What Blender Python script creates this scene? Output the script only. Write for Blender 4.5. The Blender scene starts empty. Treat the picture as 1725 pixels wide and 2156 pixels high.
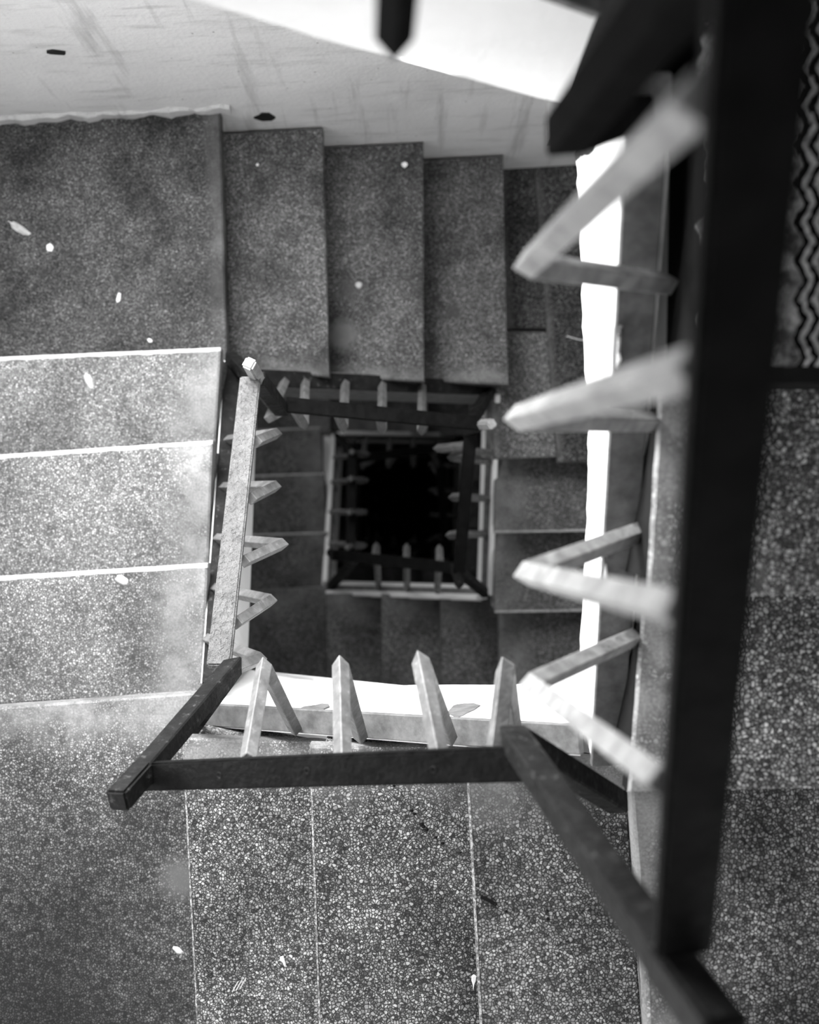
import bpy, bmesh, math, random
from mathutils import Vector, Matrix, noise
random.seed(7)
S = bpy.context.scene
COL = S.collection
F = 35.0 / 24.0 * 1725.0            # focal length in pixels
CX, CY = 862.5, 1078.0
H = 11.84                           # camera height above the ground floor
R = 0.176                           # one riser

def P(px, py, d):                   # point of the place seen at a pixel, d metres below the eye
    return Vector(((px - CX) * d / F, -(py - CY) * d / F, H - d))
def P2(px, py, d):
    p = P(px, py, d); return Vector((p.x, p.y))
def V2(x, y): return Vector((x, y))
def isect(l1, l2):
    p, q = l1; a, b = l2
    r = q - p; s = b - a
    den = r.x * s.y - r.y * s.x
    t = ((a.x - p.x) * s.y - (a.y - p.y) * s.x) / den
    return p + r * t
def on_plane(px, py, line):         # where the sight line of a pixel meets the upright plane through a plan line
    p, q = line
    n = V2(-(q - p).y, (q - p).x); c = n.dot(p)
    a = V2((px - CX) / F, -(py - CY) / F)
    return P(px, py, c / n.dot(a))

# ------------------------------------------------------------------ materials
class NT:
    def __init__(self, name):
        self.m = bpy.data.materials.new(name); self.m.use_nodes = True
        self.t = self.m.node_tree; self.n = self.t.nodes; self.l = self.t.links
        self.b = self.n['Principled BSDF']
        self.pos = self.n.new('ShaderNodeNewGeometry').outputs['Position']
    def set(self, inp, v):
        s = self.b.inputs[inp]
        if hasattr(v, 'node'): self.l.new(v, s)
        else: s.default_value = v
    def mp(self, scale, rot=(0, 0, 0)):
        k = self.n.new('ShaderNodeMapping'); k.inputs['Scale'].default_value = scale; k.inputs['Rotation'].default_value = rot
        self.l.new(self.pos, k.inputs[0]); return k.outputs[0]
    def noise(self, scale, detail=3, rough=.55, vec=None, dist=0):
        k = self.n.new('ShaderNodeTexNoise'); k.inputs['Scale'].default_value = scale
        k.inputs['Detail'].default_value = detail; k.inputs['Roughness'].default_value = rough; k.inputs['Distortion'].default_value = dist
        self.l.new(vec or self.pos, k.inputs['Vector']); return k.outputs['Fac']
    def vor(self, scale, feature='F1', out='Distance', vec=None):
        k = self.n.new('ShaderNodeTexVoronoi'); k.feature = feature; k.inputs['Scale'].default_value = scale
        self.l.new(vec or self.pos, k.inputs['Vector']); return k.outputs[out]
    def ramp(self, fac, stops):
        k = self.n.new('ShaderNodeValToRGB'); e = k.color_ramp.elements
        while len(e) < len(stops): e.new(.5)
        for el, (p, v) in zip(e, stops): el.position = p; el.color = (v, v, v, 1)
        self.l.new(fac, k.inputs[0]); return k.outputs[0]
    def mix(self, fac, a, b, mode='MIX'):
        k = self.n.new('ShaderNodeMix'); k.data_type = 'RGBA'; k.blend_type = mode
        for s, v in ((k.inputs[0], fac), (k.inputs[6], a), (k.inputs[7], b)):
            if hasattr(v, 'node'): self.l.new(v, s)
            elif s == k.inputs[0]: s.default_value = v
            else: s.default_value = (v, v, v, 1)
        return k.outputs[2]
    def attr(self, name):
        k = self.n.new('ShaderNodeAttribute'); k.attribute_name = name; return k.outputs['Fac']
    def math(self, op, a, b=0.0):
        k = self.n.new('ShaderNodeMath'); k.operation = op
        for i, v in enumerate((a, b)):
            if hasattr(v, 'node'): self.l.new(v, k.inputs[i])
            else: k.inputs[i].default_value = v
        return k.outputs[0]
    def spot(self, p, r0, r1):      # 1 inside r0, 0 outside r1 of a world point: a stain or darkened patch with a place of its own
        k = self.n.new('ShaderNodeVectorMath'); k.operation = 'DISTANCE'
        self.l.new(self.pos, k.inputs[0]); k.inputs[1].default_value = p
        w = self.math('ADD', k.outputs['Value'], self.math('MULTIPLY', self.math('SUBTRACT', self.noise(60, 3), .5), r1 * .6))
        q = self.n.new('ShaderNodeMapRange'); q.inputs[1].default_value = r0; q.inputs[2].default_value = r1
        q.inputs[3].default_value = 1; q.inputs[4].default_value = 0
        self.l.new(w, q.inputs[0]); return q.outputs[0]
    def bump(self, h, strength, dist):
        k = self.n.new('ShaderNodeBump'); k.inputs['Strength'].default_value = strength; k.inputs['Distance'].default_value = dist
        self.l.new(h, k.inputs['Height']); self.l.new(k.outputs[0], self.b.inputs['Normal'])

def terrazzo(name, gain=1.0, chip=180, spots=(), con=1.0, dirt_lo=.62):
    t = NT(name)
    warp = t.n.new('ShaderNodeMix'); warp.data_type = 'VECTOR'; warp.inputs[0].default_value = .0022
    nz = t.n.new('ShaderNodeTexNoise'); nz.inputs['Scale'].default_value = 90
    t.l.new(t.pos, nz.inputs['Vector']); t.l.new(t.pos, warp.inputs[4])
    va = t.n.new('ShaderNodeVectorMath'); va.operation = 'MULTIPLY_ADD'
    t.l.new(nz.outputs['Color'], va.inputs[0]); va.inputs[1].default_value = (.006,) * 3; t.l.new(t.pos, va.inputs[2])
    vec = va.outputs[0]
    sep = t.n.new('ShaderNodeSeparateColor'); t.l.new(t.vor(chip, 'F1', 'Color', vec), sep.inputs[0])
    edge = t.vor(chip, 'DISTANCE_TO_EDGE', 'Distance', vec)
    c_ = lambda v: (.2 + (v - .2) * con) * gain
    body = t.ramp(sep.outputs[0], [(0, c_(.06)), (.25, c_(.17)), (.7, c_(.32)), (1, c_(.52))])
    k = t.ramp(edge, [(.05, 0), (.22, 1)])
    col = t.mix(k, c_(.03), body)
    small = t.ramp(t.noise(700, 2), [(.35, .75), (.65, 1.2)])
    col = t.mix(1, col, small, 'MULTIPLY')
    sm = t.attr('smear')
    sm = t.math('MULTIPLY', sm, t.ramp(t.noise(14, 4), [(.35, .35), (.6, 1)]))
    col = t.mix(sm, col, t.mix(t.ramp(t.noise(220, 3), [(.3, 0), (.7, 1)]), .19 * gain, .29 * gain))
    dirt = t.ramp(t.noise(5.5, 5, .6), [(.36, dirt_lo), (.6, 1.1)])
    col = t.mix(1, col, dirt, 'MULTIPLY')
    blot = t.ramp(t.noise(23, 2, .5), [(.27, .5), (.36, 1)])
    col = t.mix(.6, col, blot, 'MULTIPLY')
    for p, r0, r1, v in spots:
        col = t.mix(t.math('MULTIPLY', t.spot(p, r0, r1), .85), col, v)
    t.set('Base Color', col); t.set('Roughness', .62); t.set('Specular IOR Level', .10)
    t.bump(t.mix(.5, edge, t.noise(400, 2)), .25, .002)
    return t.m

def plaster(name, v=.78, lo=.5, marks=True):
    t = NT(name)
    col = t.ramp(t.noise(2.2, 6, .62), [(.3, v * .82), (.62, v)])
    if marks:
        st = t.noise(1.0, 5, .6, t.mp((22, 22, 1.6), (0.25, .55, 0)))
        col = t.mix(t.ramp(st, [(.56, 0), (.72, .5)]), col, lo * .5)
        fl = t.noise(1.0, 6, .7, t.mp((5, 5, 26)))
        col = t.mix(t.ramp(fl, [(.54, 0), (.74, .5)]), col, lo * .55)
        pit = t.vor(17, 'F1', 'Distance')
        col = t.mix(t.ramp(pit, [(.03, .7), (.06, 0)]), col, .1)
    t.set('Base Color', col); t.set('Roughness', .85); t.set('Specular IOR Level', .2)
    t.bump(t.mix(.4, t.noise(9, 6, .6), t.noise(90, 3)), .35, .012)
    return t.m

def paint(name, base, metal, rough, bump=.5, scale=150, worn=.0, spec=.5, bd=.004):
    t = NT(name); t.set('Specular IOR Level', spec)
    n1 = t.noise(scale, 4, .6)
    col = t.ramp(t.noise(35, 5, .65), [(.35, base * .65), (.65, base * 1.25)])
    if worn:
        col = t.mix(t.ramp(t.noise(70, 4, .7), [(.6, 0), (.68, worn)]), col, .45)
    t.set('Base Color', col); t.set('Metallic', metal)
    t.set('Roughness', t.ramp(t.noise(50, 3), [(.3, rough * .8), (.7, rough * 1.25)]))
    t.bump(t.mix(.35, n1, t.vor(scale * .6)), bump, bd)
    return t.m

def plain(name, v, rough=.7, bump=0):
    t = NT(name)
    t.set('Base Color', t.ramp(t.noise(60, 3), [(.3, v * .8), (.7, v * 1.15)])); t.set('Roughness', rough); t.set('Specular IOR Level', .1)
    if bump: t.bump(t.noise(300, 3), bump, .002)
    return t.m

M = {}
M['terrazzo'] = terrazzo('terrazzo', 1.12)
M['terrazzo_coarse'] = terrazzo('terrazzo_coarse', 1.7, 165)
M['terrazzo_corner'] = terrazzo('terrazzo_dirty_dim_corner', 1.05, con=.9, spots=[(P(60, 2140, 2.512), .15, .80, .012), (P(380, 1850, 2.512), .02, .06, .12)])  # far corner: dirty film plus the corner's dimness, painted as a near-black spot
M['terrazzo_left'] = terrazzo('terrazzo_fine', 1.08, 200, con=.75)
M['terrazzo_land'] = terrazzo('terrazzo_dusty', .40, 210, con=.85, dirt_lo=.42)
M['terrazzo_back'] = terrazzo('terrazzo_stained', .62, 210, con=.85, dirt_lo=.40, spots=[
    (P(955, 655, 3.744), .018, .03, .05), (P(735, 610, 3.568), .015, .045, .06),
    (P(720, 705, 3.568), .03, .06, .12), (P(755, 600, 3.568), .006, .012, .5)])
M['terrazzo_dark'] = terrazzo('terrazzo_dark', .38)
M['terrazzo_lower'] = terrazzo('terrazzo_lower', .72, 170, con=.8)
M['plaster'] = plaster('plaster_white', .86, marks=False)
M['wall'] = plaster('plaster_wall', .66)
M['ledge'] = plaster('plaster_ledge', .42, .3)
M['steel'] = paint('string_steel', .13, .0, .7, .35, 60)
M['rail'] = paint('rail_paint', .008, .0, .42, .5, 150, .0, .03)
M['rail_lit'] = paint('rail_lit_paint', .11, .0, .27, 1.0, 140, .0, .6, .012)  # lit copy of the rail paint; window sheen put into base and gloss
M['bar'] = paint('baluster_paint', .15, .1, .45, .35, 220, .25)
M['bar_lit'] = paint('baluster_lit_paint', .30, .1, .45, .35, 220, .25)  # lit copy of the baluster paint; brightness put into the base colour
M['post'] = paint('post_paint', .014, .0, .45, .5, 160, .09, .06)
M['shaded'] = plain('shaded_iron', .012, .9); M['shaded'].node_tree.nodes['Principled BSDF'].inputs['Specular IOR Level'].default_value = 0  # shaded copy of the railing iron; backlit blackness put into the colour
M['cap'] = paint('cap_paint', .28, .2, .4, .3)
M['cement'] = plain('cement_edge', .55, .8, .4)
M['dull_edge'] = plain('dull_edge', .22, .8, .4)
t = NT('dashed_edge'); t.set('Base Color', t.ramp(t.noise(170, 4, .7), [(.45, .09), (.62, .42)])); t.set('Roughness', .8); t.set('Specular IOR Level', .1)
M['dashed_edge'] = t.m
M['lit_edge'] = plain('worn_edge', .36, .8, .4)
M['black'] = plain('black_skirting', .012, .8, .2)
M['white'] = plain('white_scrap', .8, .8)
M['pale_paint'] = plain('pale_paint', .40, .8)
M['feather'] = plain('feather_grey', .62, .8)
M['soot'] = plain('black_bits', .008, .6)
M['soil'] = plain('broken_plaster_dark', .05, .95, .8)
M['floor'] = plain('ground_concrete', .12, .9, .3)

# ------------------------------------------------------------------ object helpers
def link(name, bm, mats, parent=None, smooth=False):
    bmesh.ops.recalc_face_normals(bm, faces=bm.faces)
    me = bpy.data.meshes.new(name)
    if parent is not None:
        bmesh.ops.translate(bm, verts=bm.verts, vec=-parent.location)
    bm.to_mesh(me); bm.free()
    for m in (mats if isinstance(mats, (list, tuple)) else [mats]): me.materials.append(M[m])
    if smooth:
        for p in me.polygons: p.use_smooth = True
    o = bpy.data.objects.new(name, me); COL.objects.link(o)
    if parent is not None: o.parent = parent
    return o
def sub(name, bm, mats, part, root, smooth=False):          # a sub-part: child of a part (parts sit at their thing's origin)
    bmesh.ops.translate(bm, verts=bm.verts, vec=-root.location)
    o = link(name, bm, mats, None, smooth); o.parent = part; return o
def tag(o, label=None, cat=None, group=None, kind=None):
    if label: o['label'] = label
    if cat: o['category'] = cat
    if group: o['group'] = group
    if kind: o['kind'] = kind
    return o
def empty(name, loc):
    o = bpy.data.objects.new(name, None); COL.objects.link(o); o.location = loc; o.empty_display_size = .05; return o

def prism(bm, poly, z1, z0, mat=0, matside=None):           # plan polygon between two heights
    a = [bm.verts.new((p[0], p[1], z1)) for p in poly]; b = [bm.verts.new((p[0], p[1], z0)) for p in poly]
    f = [bm.faces.new(a), bm.faces.new(b[::-1])]
    for x in f: x.material_index = mat
    for i in range(len(poly)):
        q = bm.faces.new((a[i], b[i], b[(i + 1) % len(b)], a[(i + 1) % len(a)])); q.material_index = mat if matside is None else matside
def extr(bm, pts, vec, mat=0):                              # polygon of 3-D points pushed along a vector
    a = [bm.verts.new(p) for p in pts]; b = [bm.verts.new(p + vec) for p in pts]
    f = [bm.faces.new(a), bm.faces.new(b[::-1])]
    for i in range(len(a)): bm.faces.new((a[i], b[i], b[(i + 1) % len(b)], a[(i + 1) % len(a)]))
    bmesh.ops.triangulate(bm, faces=f)
def box(bm, x0, x1, y0, y1, z0, z1): prism(bm, [(x0, y0), (x1, y0), (x1, y1), (x0, y1)], z1, z0)

def sweep(bm, pts, hw, hh, up, bevel=.0015, roll=0.0, segs=1):      # bar of rectangular section with mitred bends
    pts = [Vector(p) for p in pts]
    t = (pts[1] - pts[0]).normalized()
    a = t.cross(up).normalized(); b = a.cross(t).normalized()
    if roll:
        q = Matrix.Rotation(roll, 3, t); a = q @ a; b = q @ b
    ring = [pts[0] + a * sx * hw + b * sy * hh for sx, sy in ((-1, -1), (1, -1), (1, 1), (-1, 1))]
    rings = [ring]
    for i in range(1, len(pts)):
        t0 = (pts[i] - pts[i - 1]).normalized()
        if i < len(pts) - 1:
            n = (t0 + (pts[i + 1] - pts[i]).normalized()).normalized()
        else: n = t0
        ring = [p + t0 * ((pts[i] - p).dot(n) / t0.dot(n)) for p in ring]
        rings.append(ring)
    vs = [[bm.verts.new(p) for p in r] for r in rings]
    bm.faces.new(vs[0]); bm.faces.new(vs[-1][::-1])
    for u, v in zip(vs, vs[1:]):
        for i in range(4): bm.faces.new((u[i], u[(i + 1) % 4], v[(i + 1) % 4], v[i]))
    bmesh.ops.recalc_face_normals(bm, faces=bm.faces)
    if bevel:
        bmesh.ops.bevel(bm, geom=[e for e in bm.edges], offset=bevel, segments=segs, affect='EDGES', clamp_overlap=True)
    return bm

def terr_slab(bm, quad, z, th, n_u, n_v, smear_w=.12, jit=.0012, bev=.005, rough_front=0):
    """quad = inner-upper, inner-lower, outer-lower, outer-upper in plan; top is a grid carrying the 'smear' of cement near the well."""
    lay = bm.verts.layers.float.get('smear') or bm.verts.layers.float.new('smear')
    A, B, C, D = [Vector(q) for q in quad]
    L = ((D - A).length + (C - B).length) / 2
    def pt(u, v): return (A * (1 - v) + B * v) * (1 - u) + (D * (1 - v) + C * v) * u
    cen = (A + B + C + D) / 4
    us = [0.0] + [((i + 1) / n_u) ** 1.4 for i in range(n_u)]
    vs = [i / n_v for i in range(n_v + 1)]
    G = []
    for i, u in enumerate(us):
        row = []
        for j, v in enumerate(vs):
            p = pt(u, v)
            edge = i in (0, len(us) - 1) or j in (0, len(vs) - 1)
            if edge:
                q = p + (cen - p).normalized() * bev
                nz = noise.noise(Vector((p.x * 60, p.y * 60, z))) * jit
                p = q + (cen - p).normalized() * nz
            w = bm.verts.new((p.x, p.y, z))
            dist = u * L
            front = (1 - v) * (B - A).length
            s = max(0.0, 1 - dist / (smear_w * (1 + .5 * noise.noise(Vector((p.x * 7, p.y * 7, z * 3))))))
            w[lay] = min(1, s * 1.7)
            row.append(w)
        G.append(row)
    nu, nv = len(us), len(vs)
    for i in range(nu - 1):
        for j in range(nv - 1):
            bm.faces.new((G[i][j], G[i + 1][j], G[i + 1][j + 1], G[i][j + 1]))
    loop = [G[0][j] for j in range(nv)] + [G[i][nv - 1] for i in range(1, nu)] + [G[nu - 1][j] for j in range(nv - 2, -1, -1)] + [G[i][0] for i in range(nu - 2, 0, -1)]
    prev = loop
    for off, dz in ((bev, bev * .8), (bev * 1.0, th)):
        cur = []
        for w in loop:
            d = (V2(w.co.x, w.co.y) - cen).normalized() * off
            nw = bm.verts.new((w.co.x + d.x, w.co.y + d.y, z - dz)); nw[lay] = w[lay]
            cur.append(nw)
        for i in range(len(loop)):
            k = (i + 1) % len(loop)
            bm.faces.new((prev[i], prev[k], cur[k], cur[i]))
        prev = cur
    bm.faces.new(prev)

# ------------------------------------------------------------------ the room
XR, XL, YF = 1.03, -1.25, -1.10
BACK = (V2(-1.3, 1.045), V2(1.1, 1.165))
g_ = .012
WL = {'R': (V2(XR - g_, -2), V2(XR - g_, 2)), 'L': (V2(XL + g_, -2), V2(XL + g_, 2)), 'B': (V2(-2, YF + g_), V2(2, YF + g_)), 'T': (BACK[0] - V2(0, .006), BACK[1] - V2(0, .006))}
OUT = {'R': V2(1, 0), 'L': V2(-1, 0), 'B': V2(0, -1), 'T': V2(0, 1)}
TOPZ = H + 1.5

bm = bmesh.new(); box(bm, XL - .2, XR + .2, YF - .2, 1.4, -.15, 0)
tag(link('floor', bm, 'floor'), kind='structure')
def wall(name, x0, x1, y0, y1):
    b = bmesh.new(); box(b, x0, x1, y0, y1, 0, TOPZ); return tag(link(name, b, 'wall'), kind='structure')
wall('wall_right', XR, XR + .2, YF - .2, 1.45)
LY0, LY1, LZ0, LZ1 = -.72, .02, H - 1.86, H - 1.28        # opening added in the unseen left wall to let in a fill light
bm = bmesh.new()
box(bm, XL - .2, XL, YF - .2, LY0, 0, TOPZ); box(bm, XL - .2, XL, LY1, 1.45, 0, TOPZ)
box(bm, XL - .2, XL, LY0, LY1, 0, LZ0); box(bm, XL - .2, XL, LY0, LY1, LZ1, TOPZ)
tag(link('wall_left', bm, 'wall'), kind='structure')
bm = bmesh.new()
for y0, y1, z0, z1 in ((LY0, LY0 + .03, LZ0, LZ1), (LY1 - .03, LY1, LZ0, LZ1), (LY0, LY1, LZ0, LZ0 + .03), (LY0, LY1, LZ1 - .03, LZ1)):
    box(bm, XL - .15, XL - .11, y0, y1, z0, z1)
tag(link('added_window_3', bm, 'post'), kind='structure')  # frame added round the fill-light opening
wall('wall_front', XL, XR, YF - .2, YF)
# back wall with the window over the left-hand landing
WX0, WX1, WZ0, WZ1 = -1.12, -.22, H - 2.36, H - .95
dv = (BACK[1] - BACK[0]).normalized(); nv_ = V2(-dv.y, dv.x)
def bx(x): return isect(BACK, (V2(x, 0), V2(x, 1)))
bm = bmesh.new()
def wpiece(x0, x1, z0, z1, nx, nz):
    p, q = bx(x0), bx(x1)
    g = [[None] * (nz + 1) for _ in range(nx + 1)]
    for i in range(nx + 1):
        for j in range(nz + 1):
            s = p.lerp(q, i / nx); z = z0 + (z1 - z0) * j / nz
            w = .006 * noise.noise(Vector((s.x * 2.5, z * 2.5, 3)))
            g[i][j] = bm.verts.new((s.x - nv_.x * w, s.y - nv_.y * w, z))
    for i in range(nx):
        for j in range(nz): bm.faces.new((g[i][j], g[i + 1][j], g[i + 1][j + 1], g[i][j + 1]))
    prism(bm, [p + nv_ * .01, q + nv_ * .01, q + nv_ * .2, p + nv_ * .2], z1, z0)
LW0, LW1 = WZ0 - 15 * R, WZ1 - 15 * R
wpiece(XL, XR, 0, LW0, 4, 8)
wpiece(XL, WX0, LW0, LW1, 2, 6); wpiece(WX1, XR, LW0, LW1, 10, 10)
wpiece(XL, XR, LW1, WZ0, 50, 40)
wpiece(XL, WX0, WZ0, WZ1, 2, 6); wpiece(WX1, XR, WZ0, WZ1, 10, 10); wpiece(XL, XR, WZ1, TOPZ, 6, 6)
tag(link('wall_back', bm, 'wall'), kind='structure')
def window(name, zl, zh):
    bm = bmesh.new()
    for x0, x1, z0, z1 in ((WX0, WX0 + .04, zl, zh), (WX1 - .04, WX1, zl, zh), (WX0, WX1, zl, zl + .04), (WX0, WX1, zh - .04, zh)):
        p, q = bx(x0) + nv_ * .08, bx(x1) + nv_ * .08
        prism(bm, [p, q, q + nv_ * .05, p + nv_ * .05], z1, z0)
    tag(link(name, bm, 'post'), kind='structure')
window('window_1', WZ0, WZ1); window('window_2', LW0, LW1)

# crumbling plaster ledge at the foot of the back wall on the landing
bm = bmesh.new()
zz = H - 3.216
N = 60
a = []
for i in range(N + 1):
    x = -1.22 + (.74) * i / N
    p = bx(x)
    k = .013 + .010 * noise.noise(Vector((x * 18, 0, 0))) + .005 * noise.noise(Vector((x * 60, 2, 0))); h = .030 + .022 * noise.noise(Vector((x * 15, 5, 0))) + .010 * noise.noise(Vector((x * 60, 5, 0)))
    a.append([bm.verts.new((p.x, p.y + .005, zz + h)), bm.verts.new((p.x, p.y - k * .75, zz + h * .85)), bm.verts.new((p.x, p.y - k, zz + .0)), bm.verts.new((p.x, p.y + .005, zz))])
for u, v in zip(a, a[1:]):
    for i in range(4): bm.faces.new((u[i], v[i], v[(i + 1) % 4], u[(i + 1) % 4]))
bm.faces.new(a[0]); bm.faces.new(a[-1])
tag(link('baseboard_back', bm, 'ledge'), kind='structure')

# ------------------------------------------------------------------ stairs
CEN = V2(-.08, 0)
def flight(side, d0, nos, inner, bar0, bar1, face_low, label, n_uv=(16, 8), mat='terrazzo', nosing=None, group=None, plaster_lip=False, barw=.046, face_top=None, nos_mat='cement', bar_mat='steel', face_mat='plaster', end_mat=None, smear=.12):
    """nos: plan lines of the nosings from the upper landing down; inner: plan line of each tread's well end;
    bar0/bar1: ends of the well-side edge of the steel string; face_low: lower edge of the plaster well face, 3-D points from start to end."""
    root = empty('stair_flight', (bar0 + bar1) / 2 + Vector((0, 0, -.2)))
    tag(root, label, 'staircase', group)
    o2 = OUT[side]; down = (V2(bar1.x, bar1.y) - V2(bar0.x, bar0.y)).normalized()
    for k in range(1, len(nos)):
        z = H - (d0 + k * R)
        up_l = tuple(p - down * .02 for p in nos[k - 1]); lo_l = nos[k]
        q = [isect(up_l, inner[k - 1]), isect(lo_l, inner[k - 1]), isect(lo_l, WL[side]), isect(up_l, WL[side])]
        bm = bmesh.new(); bm.verts.layers.float.new('smear')
        terr_slab(bm, q, z, .045, n_uv[0], n_uv[1], smear)
        q2 = [q[0] + o2 * .004, q[1] - down * .026 + o2 * .004, q[2] - down * .026, q[3]]
        prism(bm, q2, z - .04, z - R - .005)
        if end_mat:
            bmesh.ops.recalc_face_normals(bm, faces=bm.faces)
            for f in bm.faces:
                if f.normal.dot(Vector((o2.x, o2.y, 0))) < -.7: f.material_index = 1
        st = link('step', bm, [mat, end_mat] if end_mat else mat, root)
        if nosing:
            b = bmesh.new(); n = 50; rows = []
            w0, zt = nosing
            for i in range(n + 1):
                p = q[1].lerp(q[2], i / n)
                w = w0 * (1 + .35 * noise.noise(Vector((p.x * 40, p.y * 40, z)))); f = .001 + .001 * noise.noise(Vector((p.x * 90, p.y * 90, z)))
                rows.append([b.verts.new((*(p - down * w), z + .0004)), b.verts.new((*(p - down * .003), z + zt)), b.verts.new((*(p + down * f), z - .003)), b.verts.new((*(p + down * f), z - .014)), b.verts.new((*(p - down * w), z - .014))])
            for u, v in zip(rows, rows[1:]):
                for i in range(5): b.faces.new((u[i], v[i], v[(i + 1) % 5], u[(i + 1) % 5]))
            b.faces.new(rows[0]); b.faces.new(rows[-1])
            sub('nosing', b, nos_mat, st, root)
    # plaster well face and soffit, one solid waist up to the wall
    bm = bmesh.new()
    o3 = Vector((o2.x, o2.y, 0))
    topl = [p + Vector((0, 0, -.012)) for p in (face_top or (bar0, bar1))]
    extr(bm, topl + face_low[::-1], o3 * barw)
    link('well_face', bm, face_mat, root)
    # the body under the steps: its top stays inside the step blocks
    def sof(p):
        q = isect((V2(p.x, p.y), V2(p.x, p.y) + o2), WL[side]) - o2 * .004
        return Vector((q.x, q.y, p.z))
    base = V2(bar0.x, bar0.y)
    s_ = [down.dot(isect(l, (base + o2 * .1, base + o2 * .1 + down)) - base) for l in nos]
    n_ = len(nos) - 1
    la, lb = Vector((*(base + down * s_[0]), H - d0 - R - .06)), Vector((*(base + down * s_[-1]), H - d0 - (n_ + 1) * R - .05))
    lows = [p for p in face_low if s_[0] < down.dot(V2(p.x, p.y) - base) < s_[-1]]
    def low_z(sv):
        pr = [(down.dot(V2(p.x, p.y) - base), p.z) for p in face_low]; pr.sort()
        if sv <= pr[0][0]: return pr[0][1]
        for (a0, b0_), (a1, b1_) in zip(pr, pr[1:]):
            if sv <= a1: return b0_ + (b1_ - b0_) * (sv - a0) / max(1e-6, a1 - a0)
        return pr[-1][1]
    loop = [la, lb, Vector((lb.x, lb.y, min(lb.z - .03, low_z(s_[-1])))), *lows[::-1], Vector((la.x, la.y, min(la.z - .03, low_z(s_[0]))))]
    loop = [p + o3 * barw for p in loop]
    bm = bmesh.new()
    va = [bm.verts.new(p) for p in loop]; vb = [bm.verts.new(sof(p)) for p in loop]
    ff = [bm.faces.new(va), bm.faces.new(vb[::-1])]
    for i in range(len(va)): bm.faces.new((va[i], vb[i], vb[(i + 1) % len(vb)], va[(i + 1) % len(va)]))
    bmesh.ops.triangulate(bm, faces=ff)
    link('waist_slab', bm, 'plaster', root)
    bm = bmesh.new()
    h = Vector((o2.x, o2.y, 0)) * (barw / 2)
    inw = Vector((o2.x, o2.y, 0)) * -.004
    sweep(bm, [bar0 + h + inw + Vector((0, 0, -.006)), bar1 + h + inw + Vector((0, 0, -.006))], barw / 2, .006, Vector((0, 0, 1)), .0015)
    link('string_bar', bm, bar_mat, root)
    if plaster_lip:
        bm = bmesh.new()
        h2 = Vector((o2.x, o2.y, 0)) * (barw - .018)
        sweep(bm, [bar0 + h2 + Vector((0, 0, .03)), bar1 + h2 + Vector((0, 0, .03))], .009, .03, Vector((0, 0, 1)), .003)
        link('plaster_lip', bm, 'plaster', root)
    return root

def landing(side_in, d, poly, label, base=.26, mat='terrazzo', group=None, pieces=None, n_uv=(14, 14), smear=.12):
    c = sum((Vector(p) for p in poly), V2(0, 0)) / len(poly)
    root = empty('stair_landing', (c.x, c.y, H - d)); tag(root, label, 'landing', group)
    if pieces:
        for m_, qd in pieces:
            bm = bmesh.new(); bm.verts.layers.float.new('smear'); terr_slab(bm, qd, H - d, .05, 8, 12, .02, bev=.004)
            link('floor_slab', bm, m_, root)
    else:
        bm = bmesh.new(); bm.verts.layers.float.new('smear'); terr_slab(bm, poly, H - d, .05, *n_uv, smear); link('floor_slab', bm, mat, root)
    bm = bmesh.new(); prism(bm, [Vector(p) + (c - Vector(p)).normalized() * .05 for p in poly], H - d - .045, H - d - base); link('base_slab', bm, 'dull_edge', root)
    return root

def ln(a, b, d): return (P2(*a, d), P2(*b, d))
D = {}
dTR0 = 1.28
D['R0'] = dTR0; D['B0'] = dTR0 + 3 * R; D['L0'] = D['B0'] + 4 * R; D['T0'] = D['L0'] + 4 * R
ST = 15 * R
for s in (1, 2, 3, 4):
    for f in 'RBLT': D[f + str(s)] = D[f + '0'] + ST * s

nosR0 = [ln((1400, 797), (1725, 805), D['R0']), ln((1360, 1262), (1725, 1252), D['R0'] + R), ln((1330, 1668), (1725, 1660), D['R0'] + 2 * R)]
innR0 = [ln((1386, 850), (1362, 1250), D['R0'] + R), ln((1352, 1280), (1324, 1650), D['R0'] + 2 * R)]
nosB0 = [ln((1333, 1690), (1362, 2110), D['B0']), ln((985, 1640), (1012, 2150), D['B0'] + R), ln((654, 1640), (672, 2150), D['B0'] + 2 * R), ln((388, 1640), (414, 2150), D['B0'] + 3 * R)]
innB0 = [ln((1000, 1580), (1300, 1604), D['B0'] + R), ln((650, 1570), (980, 1576), D['B0'] + 2 * R), ln((400, 1554), (640, 1562), D['B0'] + 3 * R)]
nosL0 = [ln((0, 1489), (395, 1461), D['L0']), ln((0, 1214), (430, 1187), D['L0'] + R), ln((0, 958), (442, 928), D['L0'] + 2 * R), ln((0, 752), (460, 732), D['L0'] + 3 * R)]
innL0 = [ln((426, 1440), (436, 1200), D['L0'] + R), ln((438, 1180), (447, 940), D['L0'] + 2 * R), ln((455, 900), (464, 735), D['L0'] + 3 * R)]
nosT0 = [ln((463, 245), (478, 745), D['T0']), ln((680, 275), (694, 785), D['T0'] + R), ln((892, 312), (894, 798), D['T0'] + 2 * R), ln((1060, 338), (1071, 806), D['T0'] + 3 * R)]
innT0 = [ln((480, 772), (694, 794), D['T0'] + R), ln((694, 794), (893, 803), D['T0'] + 2 * R), ln((893, 802), (1071, 810), D['T0'] + 3 * R)]

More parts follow.
